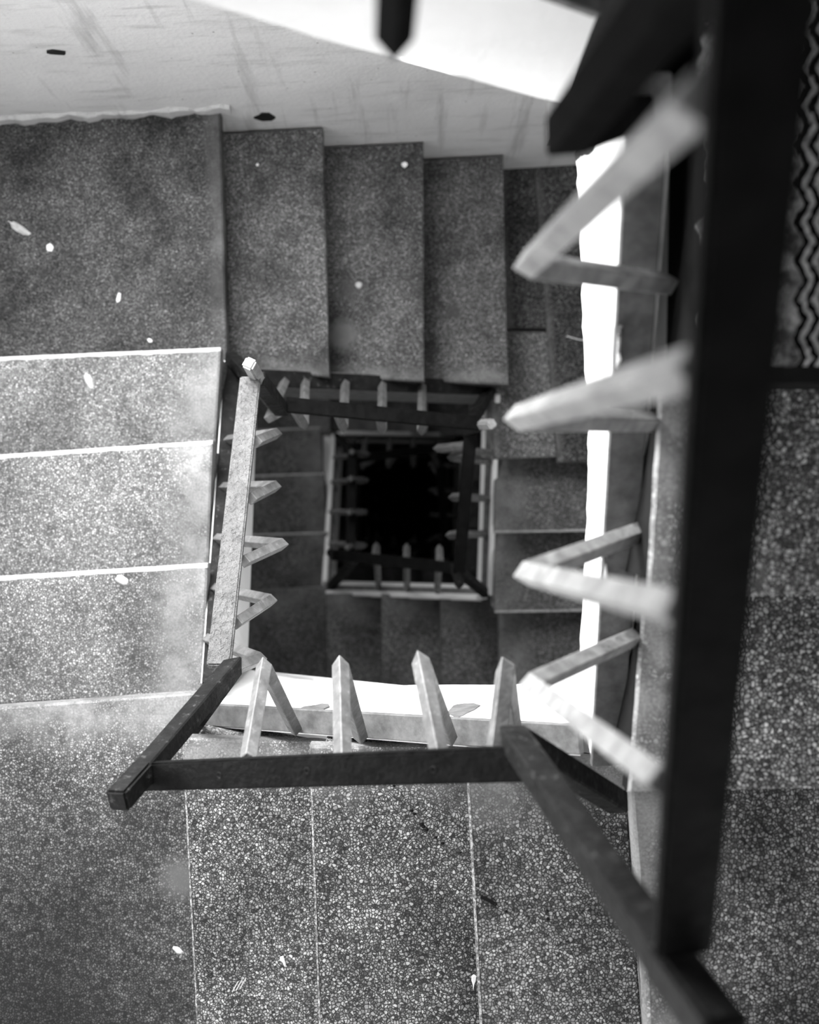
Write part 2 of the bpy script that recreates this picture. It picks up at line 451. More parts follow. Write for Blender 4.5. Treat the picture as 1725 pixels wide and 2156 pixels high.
barR = (P(1334, 150, 1.27), P(1251, 1610, 1.80))
barB = (P(1225, 1532, 1.835), P(411, 1484, 2.515))
barL = (P(466, 1440, 2.56), P(507, 752, 3.21))
barT = (P(510, 808, 3.235), P(1040, 830, 3.90))
planeR = (V2(barR[0].x, barR[0].y), V2(barR[1].x, barR[1].y))
planeB = (V2(barB[0].x, barB[0].y), V2(barB[1].x, barB[1].y))
planeL = (V2(barL[0].x, barL[0].y), V2(barL[1].x, barL[1].y))
planeT = (V2(barT[0].x, barT[0].y), V2(barT[1].x, barT[1].y))

def jag(px, plane, n=8, amp=2.5):       # broken plaster edge through a list of pixels
    out = []
    for (x0, y0), (x1, y1) in zip(px, px[1:]):
        for i in range(n):
            t = i / n; x = x0 + (x1 - x0) * t; y = y0 + (y1 - y0) * t
            k = amp * noise.noise(Vector((x * .06, y * .06, 1.3))) + amp * .5 * noise.noise(Vector((x * .2, y * .2, 8)))
            l = math.hypot(x1 - x0, y1 - y0)
            out.append(on_plane(x + k * (y1 - y0) / l, y + k * (x1 - x0) / l, plane))
    out.append(on_plane(*px[-1], plane)); return out

lowR = jag([(1213, 335), (1222, 470), (1226, 640), (1235, 830), (1239, 950), (1235, 1110), (1228, 1250), (1219, 1400), (1215, 1470)], planeR, 8, 4)
lowB = jag([(1222, 1405), (1160, 1436), (1040, 1443), (825, 1443), (668, 1438), (660, 1430), (600, 1426), (520, 1408)], planeB, 8, 4)
lowL = [Vector((barL[0].x, barL[0].y, H - 2.98)), Vector((barL[1].x, barL[1].y, H - 3.58))]
lowT = [Vector((barT[0].x, barT[0].y, H - 3.60)), Vector((barT[1].x, barT[1].y, H - 4.28))]

FR0 = flight('R', D['R0'], nosR0, innR0, barR[0], barR[1], lowR, 'coarse terrazzo stair flight just below the zigzag doormat, nearest the camera', (22, 12), face_top=(P(1332, 256, 1.31), barR[1]), end_mat='black', mat='terrazzo_coarse')
FB0 = flight('B', D['B0'], nosB0, innB0, barB[0], barB[1], lowB, 'coarse terrazzo stair flight with the fallen black twig, below the straight black handrail', (22, 10), nosing=(.0026, .0003), nos_mat='dashed_edge')
flight('L', D['L0'], nosL0, innL0, barL[0], barL[1], lowL, 'brightly lit stair flight with pale shining step edges beside the bumpy grey handrail', (22, 10), nosing=(.009, .0015), mat='terrazzo_left', bar_mat='post')
flight('T', D['T0'], nosT0, innT0, barT[0], barT[1], lowT, 'grey terrazzo stair flight along the cracked plaster wall with a dark round stain', (22, 10), mat='terrazzo_back', bar_mat='post', face_mat='steel', smear=.045)

def patch(px, plane, root, side, mat='steel'):      # plaster fallen off the well face
    o = OUT[side]; o = Vector((o.x, o.y, 0)); pts = jag(px + [px[0]], plane, 4, 5)[:-1]
    bm = bmesh.new(); extr(bm, [p - o * .0015 for p in pts], o * .003); link('bare_patch', bm, mat, root)
patch([(625, 1497), (640, 1487), (690, 1483), (692, 1491), (660, 1500)], planeB, FB0, 'B')
patch([(940, 1503), (955, 1487), (985, 1480), (1012, 1486), (990, 1500), (960, 1512)], planeB, FB0, 'B')
patch([(1268, 706), (1284, 690), (1304, 687), (1304, 760), (1292, 790), (1286, 720)], planeR, FR0, 'R', 'ledge')
patch([(1300, 685), (1309, 685), (1309, 705), (1300, 706)], planeR, FR0, 'R', 'soil')
patch([(1322, 375), (1331, 372), (1330, 410), (1324, 412)], planeR, FR0, 'R', 'soil')
patch([(1268, 1180), (1278, 1170), (1277, 1230), (1270, 1235)], planeR, FR0, 'R', 'ledge')

# landings of the top storey
def corner(lo, hi, w1, w2, push, eps=.02):
    """lo: last nosing of the flight arriving from above; hi: first nosing of the flight leaving."""
    return [isect(lo, hi), isect(hi, w2), isect(w2, w1), isect(lo, w1)]
def shift(l, v): return (l[0] + v, l[1] + v)
pBR = [isect(shift(nosR0[-1], V2(0, .02)), nosB0[0]), isect(nosB0[0], WL['B']), V2(XR - g_, YF + g_), isect(shift(nosR0[-1], V2(0, .02)), WL['R'])]
landing('BR', D['B0'], pBR, 'coarse dark terrazzo landing in the lower right corner beyond the dark corner post')
pBL = [isect(shift(nosB0[-1], V2(.02, 0)), nosL0[0]), isect(nosL0[0], WL['L']), V2(XL + g_, YF + g_), isect(shift(nosB0[-1], V2(.02, 0)), WL['B'])]
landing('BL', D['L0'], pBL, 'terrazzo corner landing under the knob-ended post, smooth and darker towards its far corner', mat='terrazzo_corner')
pTL = [isect(shift(nosL0[-1], V2(0, -.02)), nosT0[0]), isect(nosT0[0], WL['T']), isect(WL['T'], WL['L']), isect(shift(nosL0[-1], V2(0, -.02)), WL['L'])]
landing('TL', D['T0'], pTL, 'grey terrazzo corner landing against the cracked wall with a pale feather on it', mat='terrazzo_land', smear=.05)

# ---- storey 1 and deeper
WC = {'TR': V2(.262, .395), 'BR': V2(.272, -.292), 'BL': V2(-.338, -.318), 'TL': V2(-.345, .36)}
def hline(y): return (V2(-1, y), V2(1, y))
def vline(x): return (V2(x, -1), V2(x, 1))
d1 = {f: D[f + '1'] for f in 'RBLT'}
nosR1 = [ln((1040, 966), (1230, 961), d1['R']), ln((1040, 1122), (1230, 1119), d1['R'] + R), ln((1040, 1290), (1230, 1287), d1['R'] + 2 * R)]
innR1 = [ln((1041, 970), (1041, 1120), d1['R'] + R), ln((1041, 1125), (1042, 1288), d1['R'] + 2 * R)]
nosB1 = [ln((1050, 1290), (1052, 1440), d1['B']), ln((927, 1255), (929, 1440), d1['B'] + R), ln((803, 1255), (806, 1440), d1['B'] + 2 * R), ln((686, 1255), (690, 1440), d1['B'] + 3 * R)]
innB1 = [ln((800, 1251), (1040, 1250), d1['B'] + R), ln((800, 1251), (1040, 1250), d1['B'] + 2 * R), ln((690, 1251), (800, 1250), d1['B'] + 3 * R)]
nosL1 = [ln((510, 1246), (690, 1234), d1['L']), ln((510, 1126), (690, 1120), d1['L'] + R), ln((530, 1001), (676, 996), d1['L'] + 2 * R), ln((530, 905), (680, 899), d1['L'] + 3 * R)]
innL1 = [ln((692, 1230), (690, 1120), d1['L'] + R), ln((688, 1120), (683, 1000), d1['L'] + 2 * R), ln((680, 990), (676, 905), d1['L'] + 3 * R)]
def synth_nos(side, d):
    c = WC
    if side == 'R': return [hline(.17), hline(-.09), hline(-.35)], [vline(c['TR'].x + .05)] * 2
    if side == 'B': return [vline(.33 - .25 * k) for k in range(4)], [hline(c['BR'].y - .05)] * 3
    if side == 'L': return [hline(-.36 + .245 * k) for k in range(4)], [vline(c['BL'].x - .05)] * 3
    return [vline(-.39 + .24 * k) for k in range(4)], [hline(c['TL'].y + .05)] * 3
nosT1, innT1 = synth_nos('T', d1['T'])
NOS = {'R1': (nosR1, innR1), 'B1': (nosB1, innB1), 'L1': (nosL1, innL1), 'T1': (nosT1, innT1)}
FL_LABEL = {
 'R1': 'dim terrazzo stair flight seen left of the white plaster edge of the doormat flight',
 'B1': 'dark terrazzo stair flight seen past the white plaster edge under the V balusters',
 'L1': 'dark terrazzo stair flight one storey down, seen past the bumpy grey handrail',
 'T1': 'deep shadowed stair flight one storey below the cracked wall flight',
}
SEQ = {'R': ('TR', 'BR'), 'B': ('BR', 'BL'), 'L': ('BL', 'TL'), 'T': ('TL', 'TR')}
SIDEWORD = {'R': 'doormat', 'B': 'twig', 'L': 'bright left', 'T': 'cracked wall'}
STW = {2: 'two', 3: 'three'}
BARS = {'R0': barR, 'B0': barB, 'L0': barL, 'T0': barT}
for s in (1, 2, 3):
    for f in 'RBLT':
        key = f + str(s); d0 = D[key]; n = 3 if f == 'R' else 4
        no, inn = NOS.get(key) or synth_nos(f, d0)
        a, b = WC[SEQ[f][0]], WC[SEQ[f][1]]
        dz1 = d0 + n * R
        b0 = Vector((a.x, a.y, H - d0 - .04)); b1 = Vector((b.x, b.y, H - dz1 - .01))
        low = [Vector((a.x, a.y, H - d0 - .36)), Vector((b.x, b.y, H - dz1 - .36))]
        BARS[key] = (b0, b1)
        if s == 1:
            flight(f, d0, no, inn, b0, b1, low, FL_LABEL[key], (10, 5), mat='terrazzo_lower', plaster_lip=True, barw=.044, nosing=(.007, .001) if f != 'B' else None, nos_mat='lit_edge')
        else:
            flight(f, d0, no, inn, b0, b1, low, 'nearly black stair flight %s storeys below the %s flight' % (STW[s], SIDEWORD[f]), (4, 3), plaster_lip=True, barw=.044, group='dark flights deep in the stairwell')

# landing TR1 (patched with three slabs), other landings of the lower storeys
dT = D['R1']
pTR1 = [P2(1072, 330, dT), P2(1038, 966, dT), isect(nosR1[0], WL['R']), isect(BACK, WL['R'])]
xs0 = isect(shift(nosT0[-1], V2(-.02, 0)), BACK)
TRp = [
 ('terrazzo_dark', [P2(1058, 330, dT), P2(1066, 691, dT), P2(1152, 691, dT), P2(1122, 330, dT)]),
 ('terrazzo_lower', [P2(1030, 699, dT), P2(1040, 966, dT), P2(1172, 962, dT), P2(1152, 699, dT)]),
 ('terrazzo_dark', [P2(1123, 330, dT), P2(1174, 974, dT), P2(1500, 974, dT), P2(1500, 322, dT)]),
]
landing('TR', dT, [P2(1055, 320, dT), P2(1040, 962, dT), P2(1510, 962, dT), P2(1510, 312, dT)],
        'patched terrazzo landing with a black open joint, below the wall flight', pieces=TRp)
LW = {'BR': ('R', 'B'), 'BL': ('B', 'L'), 'TL': ('L', 'T'), 'TR': ('T', 'R')}
def lower_landing(cn, s, group=None):
    fin, fout = LW[cn]
    sin = s if cn != 'TR' else s - 1
    no_i = (NOS.get(fin + str(sin)) or synth_nos(fin, 0))[0][-1]
    no_o = (NOS.get(fout + str(s)) or synth_nos(fout, 0))[0][0]
    back = {'R': V2(0, .02), 'B': V2(.02, 0), 'L': V2(0, -.02), 'T': V2(-.02, 0)}[fin]
    lo = shift(no_i, back)
    poly = [isect(lo, no_o), isect(no_o, WL[fout]), isect(WL[fin], WL[fout]), isect(lo, WL[fin])]
    poly = [isect(lo, no_o), isect(no_o, WL[fin]), isect(WL[fin], WL[fout]), isect(lo, WL[fout])] if False else poly
    nm = {'BR': 'front right', 'BL': 'front left', 'TL': 'back left', 'TR': 'back right'}[cn]
    wd = {1: 'one storey', 2: 'two storeys', 3: 'three storeys'}[s]
    ref = {'BR': 'the coarse dark corner landing', 'BL': 'the knob-ended post landing', 'TL': 'the feather landing', 'TR': 'the doormat landing'}[cn]
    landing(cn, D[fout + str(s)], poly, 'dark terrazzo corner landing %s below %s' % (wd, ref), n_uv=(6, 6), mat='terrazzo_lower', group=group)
for s in (1, 2, 3):
    for cn in ('BR', 'BL', 'TL', 'TR'):
        if cn == 'TR' and s == 1: continue
        lower_landing(cn, s, None if s == 1 else 'dark landings deep in the stairwell')

# ---- doormat landing and the flight that climbs from it out of the picture
root = empty('stair_landing', (.65, .6, H - dTR0)); tag(root, 'landing under the zigzag doormat, black-painted on its edge to the stairwell', 'landing')
bm = bmesh.new(); bm.verts.layers.float.new('smear')
zt = H - dTR0
edge = [P2(1479, 797, dTR0), P2(1482, 400, dTR0), P2(1490, 60, dTR0)]
prism(bm, [edge[0], edge[1], edge[2], V2(.27, .56), V2(.27, 1.12), V2(XR, 1.155), V2(XR - .003, edge[0].y - .002)], zt, zt - .05, 0, 1)
link('floor_slab', bm, ['terrazzo', 'black'], root)
bm = bmesh.new()
prism(bm, [edge[0] + V2(.004, .006), edge[2] + V2(.004, 0), V2(.28, .56), V2(.28, 1.12), V2(XR, 1.155), V2(XR, edge[0].y + .006)], zt - .05, zt - .2)
link('edge_slab', bm, 'black', root)
bm = bmesh.new()
prism(bm, [V2(.30, .145), V2(.30, .45), V2(.26, .52), V2(.26, 1.11), V2(XR, 1.15), V2(XR, .145)], zt - .2, H - 1.72)
link('base_slab', bm, 'plaster', root)

planeU = (V2(-.6, .50), V2(.19, .50))
lowU = jag([(1188, 216), (1130, 205), (1080, 190), (1020, 165), (960, 148), (830, 120), (700, 88), (560, 44), (400, -4), (200, -75)], planeU, 5, 1.5)
UF = empty('stair_flight', (-.2, .8, H - 1.0)); tag(UF, 'sunlit white plaster side of the flight climbing past the cracked wall above', 'staircase')
bm = bmesh.new()
slope = (lowU[0].z - lowU[-1].z) / (lowU[0].x - lowU[-1].x)
topU = [Vector((lowU[-1].x, .5, lowU[-1].z + .26)), Vector((lowU[0].x, .5, lowU[0].z + .26))]
extr(bm, topU + lowU, Vector((0, .575, 0)))
link('waist_slab', bm, 'plaster', UF)
for k in range(3):
    x1 = .22 - .235 * k; z = H - (dTR0 - R * (k + 1))
    bm = bmesh.new(); bm.verts.layers.float.new('smear')
    q = [V2(x1 - .25, .545), V2(x1, .545), V2(x1, 1.09), V2(x1 - .25, 1.08)]
    terr_slab(bm, q, z, .045, 8, 5)
    prism(bm, [q[0], q[1] + V2(-.012, 0), q[2] + V2(-.012, 0), q[3]], z - .04, z - R)
    link('step', bm, 'terrazzo', UF)
bm = bmesh.new(); sweep(bm, [topU[0] + Vector((0, .02, 0)), topU[1] + Vector((0, .02, 0))], .023, .006, Vector((0, 0, 1))); link('string_bar', bm, 'steel', UF)
# broken plaster corner below the first post
bm = bmesh.new()
cpts = []
top = [(1190, 216, 1.457), (1212, 150, 1.40), (1238, 95, 1.36), (1330, 240, 1.30), (1335, 262, 1.32), (1290, 290, 1.45), (1268, 318, 1.55), (1240, 322, 1.6), (1216, 340, 1.70), (1203, 300, 1.6)]
extr(bm, [P(*q) for q in top], Vector((.03, .06, 0)))
bmesh.ops.subdivide_edges(bm, edges=bm.edges[:], cuts=3, use_grid_fill=True)
for v in bm.verts: v.co += Vector((noise.noise(v.co * 40), noise.noise(v.co * 40 + Vector((9, 0, 0))), noise.noise(v.co * 40 + Vector((0, 9, 0))))) * .010
prism(bm, [V2(.192, .515), V2(.262, .515), V2(.262, .62), V2(.192, .62)], H - 1.0, H - 1.68)
link('broken_corner', bm, 'soil', UF)

# ------------------------------------------------------------------ railings
UPV = Vector((0, 0, 1))
def rail_at(rail, t): return rail[0].lerp(rail[1], t)
def railing(label, rail, posts, balus, group=None, rw=.022, rh=.009, fine=True, bolts=(), pmat='post', bmat='bar', rmat='rail', capw=.0125, extra_roll=0.0, cap='post'):
    """rail: two points of the handrail's centre line; posts: [(foot, apex, top, tip)]; balus: [(foot, apex, top)]"""
    root = empty('stair_railing', posts[0][0]); tag(root, label, 'railing', group)
    bm = bmesh.new(); sweep(bm, rail, rw, rh, UPV, .003 if fine else .002, extra_roll, 2 if fine else 1)
    hr = link('handrail', bm, rmat, root)
    ax = (rail[1] - rail[0]).normalized(); sd = ax.cross(UPV).normalized(); nn = sd.cross(ax).normalized()
    for tb, sb in bolts:                # worn ring of a weld or bolt on the bar
        c = rail_at(rail, tb) + sd * sb * rw + nn * rh
        bm = bmesh.new(); n1, n2 = 16, 6; G = []
        for i in range(n1):
            a = 2 * math.pi * i / n1; d = ax * math.cos(a) + sd * math.sin(a); rr = .0042 * (1 + .15 * noise.noise(Vector((i * .7, tb * 9, 0))))
            G.append([bm.verts.new(c + d * (rr + .0013 * math.cos(2 * math.pi * j / n2)) + nn * .0011 * math.sin(2 * math.pi * j / n2)) for j in range(n2)])
        for i in range(n1):
            for j in range(n2): bm.faces.new((G[i][j], G[(i + 1) % n1][j], G[(i + 1) % n1][(j + 1) % n2], G[i][(j + 1) % n2]))
        sub('bolt_ring', bm, 'post' if rmat == 'rail' else rmat, hr, root)
    for ft, ap, tp, tip in posts:
        bm = bmesh.new(); sweep(bm, [ft, ap, tp], .016, .016, UPV, .0025, math.pi / 4)
        po = link('newel_post', bm, pmat, root)
        t = (tip - tp)
        bm = bmesh.new(); sweep(bm, [tp - t * .1, tip], capw, capw, UPV, .004, math.pi / 4, 2)
        sub('end_cap', bm, cap, po, root)
    for ft, ap, tp in balus:
        bm = bmesh.new(); sweep(bm, [ft, ap, tp], .0098, .0098, UPV, .0012, math.pi / 4)
        link('baluster', bm, bmat, root)
    return root

# top flight's own railing: only its end post and the tip of one baluster come into the picture
railU = (P(1590, -245, .47), Vector((-.30, .40, H - .16)))
postTR0 = (P(1345, 235, 1.29), P(1192, 283, .97), P(1545, -170, .50), P(1600, -250, .45))
balU = [(Vector((x, .515, H - dd)), Vector((x, .317, H - dd + .23)), rail_at(railU, tt)) for x, dd, tt in ((-.0102, 1.03, .30), (-.16, .90, .62))]
railing('near-black railing at the top edge whose pointed baluster tip hangs over the white wall', railU, [postTR0], balU, bmat='shaded', pmat='shaded', cap='shaded')

railR = (P(1612, -60, .487), P(1436, 1995, .932))
def dR(y): return 1 / (2.0 - .000465 * y)
postBR = (P(1302, 1690, 1.80), P(1083, 1555, 1.49), P(1412, 2030, .95), P(1530, 2190, .86))
bR = [((1408, 598), (1112, 557), (1478, 205)), ((1380, 888), (1090, 880), (1475, 772)), ((1352, 1118), (1108, 1208), (1440, 1285)), ((1335, 1342), (1118, 1440), (1400, 1650))]
fd = [1.385, 1.476, 1.56, 1.65]
balR = [(P(*a, d + .0), P(*b, d - .30), P(*c, dR(c[1]) + .012)) for (a, b, c), d in zip(bR, fd)]
railing('thick dark handrail railing closest to the camera, out of focus beside the doormat', railR, [postBR], balR, capw=.0175, bmat='bar_lit')

railB = (P(1105, 1607, 1.47), P(305, 1634, 1.88))
postBL = (P(392, 1545, 2.49), P(490, 1405, 2.17), P(300, 1628, 1.86), P(246, 1688, 1.79))
bB = [((622, 1536), (556, 1402), (522, 1600), 2.285, 1.765), ((760, 1553), (717, 1400), (722, 1600), 2.155, 1.665), ((948, 1556), (886, 1392), (928, 1600), 2.0, 1.555), ((1085, 1560), (1064, 1408), (1042, 1600), 1.90, 1.50)]
balB = [(P(*a, d), P(*b, d - .33), P(*c, e + .012)) for a, b, c, d, e in bB]
railing('railing with a straight black handrail and four V balusters against the white plaster edge', railB, [postBL], balB, bolts=((.19, -.1), (.50, .1), (.75, 0.0)), capw=.0175)

railL = (P(461, 1405, 2.17), P(528, 797, 2.57))
postTL = (P(486, 752, 3.20), P(592, 862, 2.89), P(543, 797, 2.585), P(524, 764, 2.50))
bL = []
for (x, y, df, ty, tx) in ((582, 913, 3.03, 930, 540), (580, 1024, 2.93, 1050, 528), (594, 1146, 2.82, 1182, 514), (570, 1264, 2.74, 1312, 497), (548, 1387, 2.64, 1412, 485)):
    da = df - .32
    ap = P(x, y, da)
    t = (ty - 1405) / (797 - 1405)
    tp = rail_at(railL, t); tp = P(tx, ty, H - tp.z + .012)
    ft = Vector((-.447 - .02 * t, ap.y + .004, H - df))
    bL.append((ft, ap, tp))
railing('railing with the bumpy pale-lit handrail and five V balusters over the dark lower steps', railL, [postTL], bL, cap='cap', bolts=((.42, 0.0), (.83, 0.0)), rmat='rail_lit')

railT = (P(600, 852, 2.88), P(1008, 892, 3.25))
postTR1 = (P(1034, 818, 3.9), P(984, 905, 3.59), P(1012, 894, 3.25), P(1037, 893, 3.17))
bT = []
for x, (ax, ay) in ((600, (567, 880)), (643, (640, 895)), (727, (723, 900)), (805, (805, 905)), (889, (888, 908))):
    d = 3.3
    for _ in range(4):
        X = (x - CX) * d / F; d = 3.216 + .704 * (X + .47) / .734
    ap = P(ax, ay, d - .31)
    rx = railT[0].x; t = (X - rx) / (railT[1].x - rx)
    bT.append((P(x, 803 + (x - 600) * .02, d), ap, rail_at(railT, max(.03, t + .01)) + Vector((0, 0, -.01))))
railing('railing with a glossy black handrail sloping along the edge of the wall flight', railT, [postTR1], bT, rw=.019, cap='cap')

railR1 = (P(991, 912, 3.58), P(967, 1203, 3.86))
postBR1 = (P(1024, 1250, 4.43), P(958, 1196, 4.12), P(966, 1212, 3.86), P(967, 1232, 3.80))
bR1 = []
for x, y, df in ((922, 944, 4.05), (950, 963, 4.11), (953, 1047, 4.22), (946, 1127, 4.33)):
    ap = P(x, y, df - .31)
    t = (y - 912) / (1203 - 912)
    tp = rail_at(railR1, t - .03); ft = Vector((.285, ap.y, H - df))
    bR1.append((ft, ap, tp + Vector((0, 0, -.012))))
railing('railing with a grey speckled handrail and V tips poking into the dark well', railR1, [postBR1], bR1, rw=.0195, fine=False)

railB1 = (P(958, 1196, 4.12), P(702, 1168, 4.50))
postBL1 = (P(696, 1236, 5.13), P(748, 1178, 4.82), P(704, 1168, 4.49), P(694, 1163, 4.42))
bB1 = []
for x, df in ((797, 4.93), (857, 4.78), (921, 4.62)):
    X = (x - CX) * df / F
    t = (X - railB1[0].x) / (railB1[1].x - railB1[0].x)
    bB1.append((Vector((X, -.31, H - df)), Vector((X, -.13, H - df + .31)), rail_at(railB1, t) + Vector((0, 0, -.012))))
railing('dark railing with three short balusters on a thin pale ledge, below the black handrail', railB1, [postBL1], bB1, rw=.0195, fine=False)

railL1 = (P(738, 1165, 4.82), P(742, 938, 5.22))
postTL1 = (P(706, 918, 5.84), P(752, 960, 5.52), P(744, 938, 5.2), P(742, 928, 5.14))
bL1 = [(Vector((-.36, y, H - df)), Vector((-.19, y, H - df + .31)), Vector((-.25, y, H - df + .55))) for y, df in ((-.14, 5.32), (0.0, 5.44), (.14, 5.58), (.26, 5.7))]
railing('dark railing one storey below the bumpy pale handrail, at the left of the dark well', railL1, [postTL1], bL1, rw=.0195, fine=False)

def diag(cn): return {'TR': V2(1, 1), 'BR': V2(1, -1), 'BL': V2(-1, -1), 'TL': V2(-1, 1)}[cn].normalized()
def gen_post(cn, d):
    c = WC[cn]; g = diag(cn)
    def q(k, dd): return Vector((c.x + g.x * k, c.y + g.y * k, H - dd))
    return (q(.06, d - .005), q(-.16, d - .33), q(-.10, d - .66), q(-.04, d - .70))
def gen_rail(f, s, label, group=None):
    key = f + str(s); d0 = D[key]; n = 3 if f == 'R' else 4
    a, b = SEQ[f]
    p0, p1 = gen_post(a, d0), gen_post(b, d0 + n * R)
    rail = (p0[1], p1[2]); bar = BARS[key]; o = Vector((OUT[f].x, OUT[f].y, 0)); bl = []
    for t in (.2, .4, .6, .8):
        ft = bar[0].lerp(bar[1], t) + o * .02; ap = ft - o * .17 + Vector((0, 0, .31))
        bl.append((ft, ap, rail_at(rail, t) - Vector((0, 0, .012))))
    railing(label, rail, [p1], bl, group, rw=.0195, fine=False)
gen_rail('T', 1, 'barely visible railing one storey below the glossy black handrail')
for s in (2, 3):
    for f in 'RBLT':
        gen_rail(f, s, 'nearly black railing %s storeys below the %s flight' % (STW[s], SIDEWORD[f]), 'dark railings deep in the stairwell')

# ------------------------------------------------------------------ doormat
t = NT('zigzag_pile')
sp = t.n.new('ShaderNodeSeparateXYZ'); t.l.new(t.pos, sp.inputs[0])
saw = t.math('PINGPONG', sp.outputs[1], .0205)
lean = t.math('ADD', sp.outputs[0], t.math('MULTIPLY', sp.outputs[1], -.02))
xx = t.math('ADD', lean, t.math('MULTIPLY', saw, .5))
xx = t.math('ADD', xx, t.math('MULTIPLY', t.math('SUBTRACT', t.noise(110, 3), .5), .006))
band = t.math('PINGPONG', xx, .0065)
st = t.ramp(t.math('MULTIPLY', band, 1 / .0065), [(.46, .004), (.62, .55)])
plainz = t.math('GREATER_THAN', xx, .412)
col = t.mix(plainz, t.mix(t.ramp(t.noise(40, 3), [(.4, 0), (.65, 1)]), .10, .6), st)
col = t.mix(1, col, t.ramp(t.noise(420, 2), [(.3, .55), (.7, 1.25)]), 'MULTIPLY')
t.set('Base Color', col); t.set('Roughness', .95); t.set('Specular IOR Level', .1)
t.bump(t.noise(350, 3), .8, .006)
M['mat'] = t.m
bm = bmesh.new()
y0, y1 = .152, .80; nx, ny = 120, 130
G = []
for i in range(nx + 1):
    row = []
    for j in range(ny + 1):
        y = y0 + (y1 - y0) * j / ny
        xl = .312 + .012 * noise.noise(Vector((3, y * 22, 0))) + .006 * noise.noise(Vector((1, y * 70, 0)))
        x = xl + (.94 - xl) * i / nx
        e = min(1, min(i, nx - i, j, ny - j) / 2)
        h = .003 + e * (.009 + .006 * noise.noise(Vector((x * 160, y * 160, 0))))
        row.append(bm.verts.new((x, y + (.003 * noise.noise(Vector((x * 120, 4, 0))) if j == 0 else 0), zt + h)))
    G.append(row)
for i in range(nx):
    for j in range(ny): bm.faces.new((G[i][j], G[i + 1][j], G[i + 1][j + 1], G[i][j + 1]))
lp = [G[i][0] for i in range(nx + 1)] + [G[nx][j] for j in range(1, ny + 1)] + [G[i][ny] for i in range(nx - 1, -1, -1)] + [G[0][j] for j in range(ny - 1, 0, -1)]
lo = [bm.verts.new((v.co.x, v.co.y, zt + .0005)) for v in lp]
for i in range(len(lp)):
    k = (i + 1) % len(lp); bm.faces.new((lp[i], lp[k], lo[k], lo[i]))
bm.faces.new(lo)
mat_root = empty('doormat', (.62, .47, zt)); tag(mat_root, 'shaggy doormat with black and grey zigzag stripes on the top landing', 'doormat')
link('pile', bm, 'mat', mat_root)
bm = bmesh.new(); box(bm, .33, .94, .137, .156, zt + .0005, zt + .006); link('hem', bm, 'black', mat_root)

# ------------------------------------------------------------------ litter
def flat(name, px, d, label, cat, mat='white', h=.0015, group=None, dz=0):
    pts = [P(x, y, d) for x, y in px]
    bm = bmesh.new(); a = [bm.verts.new(p + Vector((0, 0, .0004 + dz))) for p in pts]
    c = sum(pts, Vector()) / len(pts)
    b = [bm.verts.new(p * .75 + c * .25 + Vector((0, 0, h + dz))) for p in pts]
    bm.faces.new(a[::-1]); bm.faces.new(b)
    for i in range(len(a)):
        k = (i + 1) % len(a); bm.faces.new((a[i], a[k], b[k], b[i]))
    o = link(name, bm, mat); return tag(o, label, cat, group)
def blob(name, x, y, rx, ry, ang, d, label, cat, mat='white', group=None, n=12):
    ca, sa = math.cos(ang), math.sin(ang); px = []
    for i in range(n):
        q = 2 * math.pi * i / n; k = 1 + .18 * random.uniform(-1, 1)
        u, v = rx * k * math.cos(q), ry * k * math.sin(q)
        px.append((x + u * ca - v * sa, y + u * sa + v * ca))
    return flat(name, px, d, label, cat, mat, .002, group)
fe = empty('feather', P(43, 485, D['T0'])); tag(fe, 'small pale feather lying on the landing below the cracked wall', 'feather')
pts = [(22, 470), (30, 467), (42, 473), (55, 482), (66, 492), (62, 497), (50, 495), (36, 488), (26, 480)]
bm = bmesh.new(); vs = [bm.verts.new(P(x, y, D['T0']) + Vector((0, 0, .002 + .003 * (i % 2)))) for i, (x, y) in enumerate(pts)]
c = bm.verts.new(P(44, 483, D['T0']) + Vector((0, 0, .008)))
for i in range(len(vs)): bm.faces.new((vs[i], vs[(i + 1) % len(vs)], c))
bmesh.ops.solidify(bm, geom=bm.faces[:], thickness=.0006); link('vane', bm, 'feather', fe)
bm = bmesh.new(); sweep(bm, [P(18, 466, D['T0']) + Vector((0, 0, .003)), P(66, 494, D['T0']) + Vector((0, 0, .007))], .0006, .0006, UPV, 0); link('quill', bm, 'white', fe)
blob('paper_scrap', 105, 521, 8, 9, 0, D['T0'], 'pale round scrap beside the feather on the landing', 'scrap')
blob('paper_scrap', 250, 627, 4, 11, .2, D['T0'], 'curled pale scrap midway across the feather landing', 'scrap')
blob('paper_scrap', 316, 717, 6, 4, .5, D['T0'], 'tiny pale scrap at the edge of the feather landing by the bright flight', 'scrap')
blob('paper_scrap', 852, 347, 6, 6, 0, D['T0'] + 2 * R, 'white round fleck on the wall flight step near the wall', 'scrap')
blob('paper_scrap', 542, 347, 3, 3, 0, D['T0'] + R, 'tiny white fleck on the first step of the wall flight', 'scrap')
blob('paper_scrap', 187, 801, 7, 18, -.35, D['L0'] + 3 * R, 'pale streak of dried paint on the lowest bright step', 'scrap', 'pale_paint')
blob('paper_scrap', 256, 1220, 14, 10, .4, D['L0'] + R, 'pale crusty spot of paint on the uppermost bright step', 'scrap', 'pale_paint')
flat('paper_scrap', [(590, 2014), (597, 2012), (600, 2022), (603, 2034), (599, 2035), (595, 2026), (589, 2022)], D['B0'] + 3 * R, 'small white torn scrap on the twig flight step nearest the landing', 'scrap')
flat('paper_scrap', [(993, 2055), (998, 2051), (1004, 2055), (1003, 2064), (999, 2074), (997, 2086), (996, 2074), (993, 2064)], D['B0'] + 2 * R, 'white tadpole-shaped drip beside a step edge of the twig flight', 'scrap')
blob('paper_scrap', 375, 2001, 13, 6, .5, D['L0'], 'pale smeared fleck at the edge of the knob-post landing', 'scrap', 'cement')
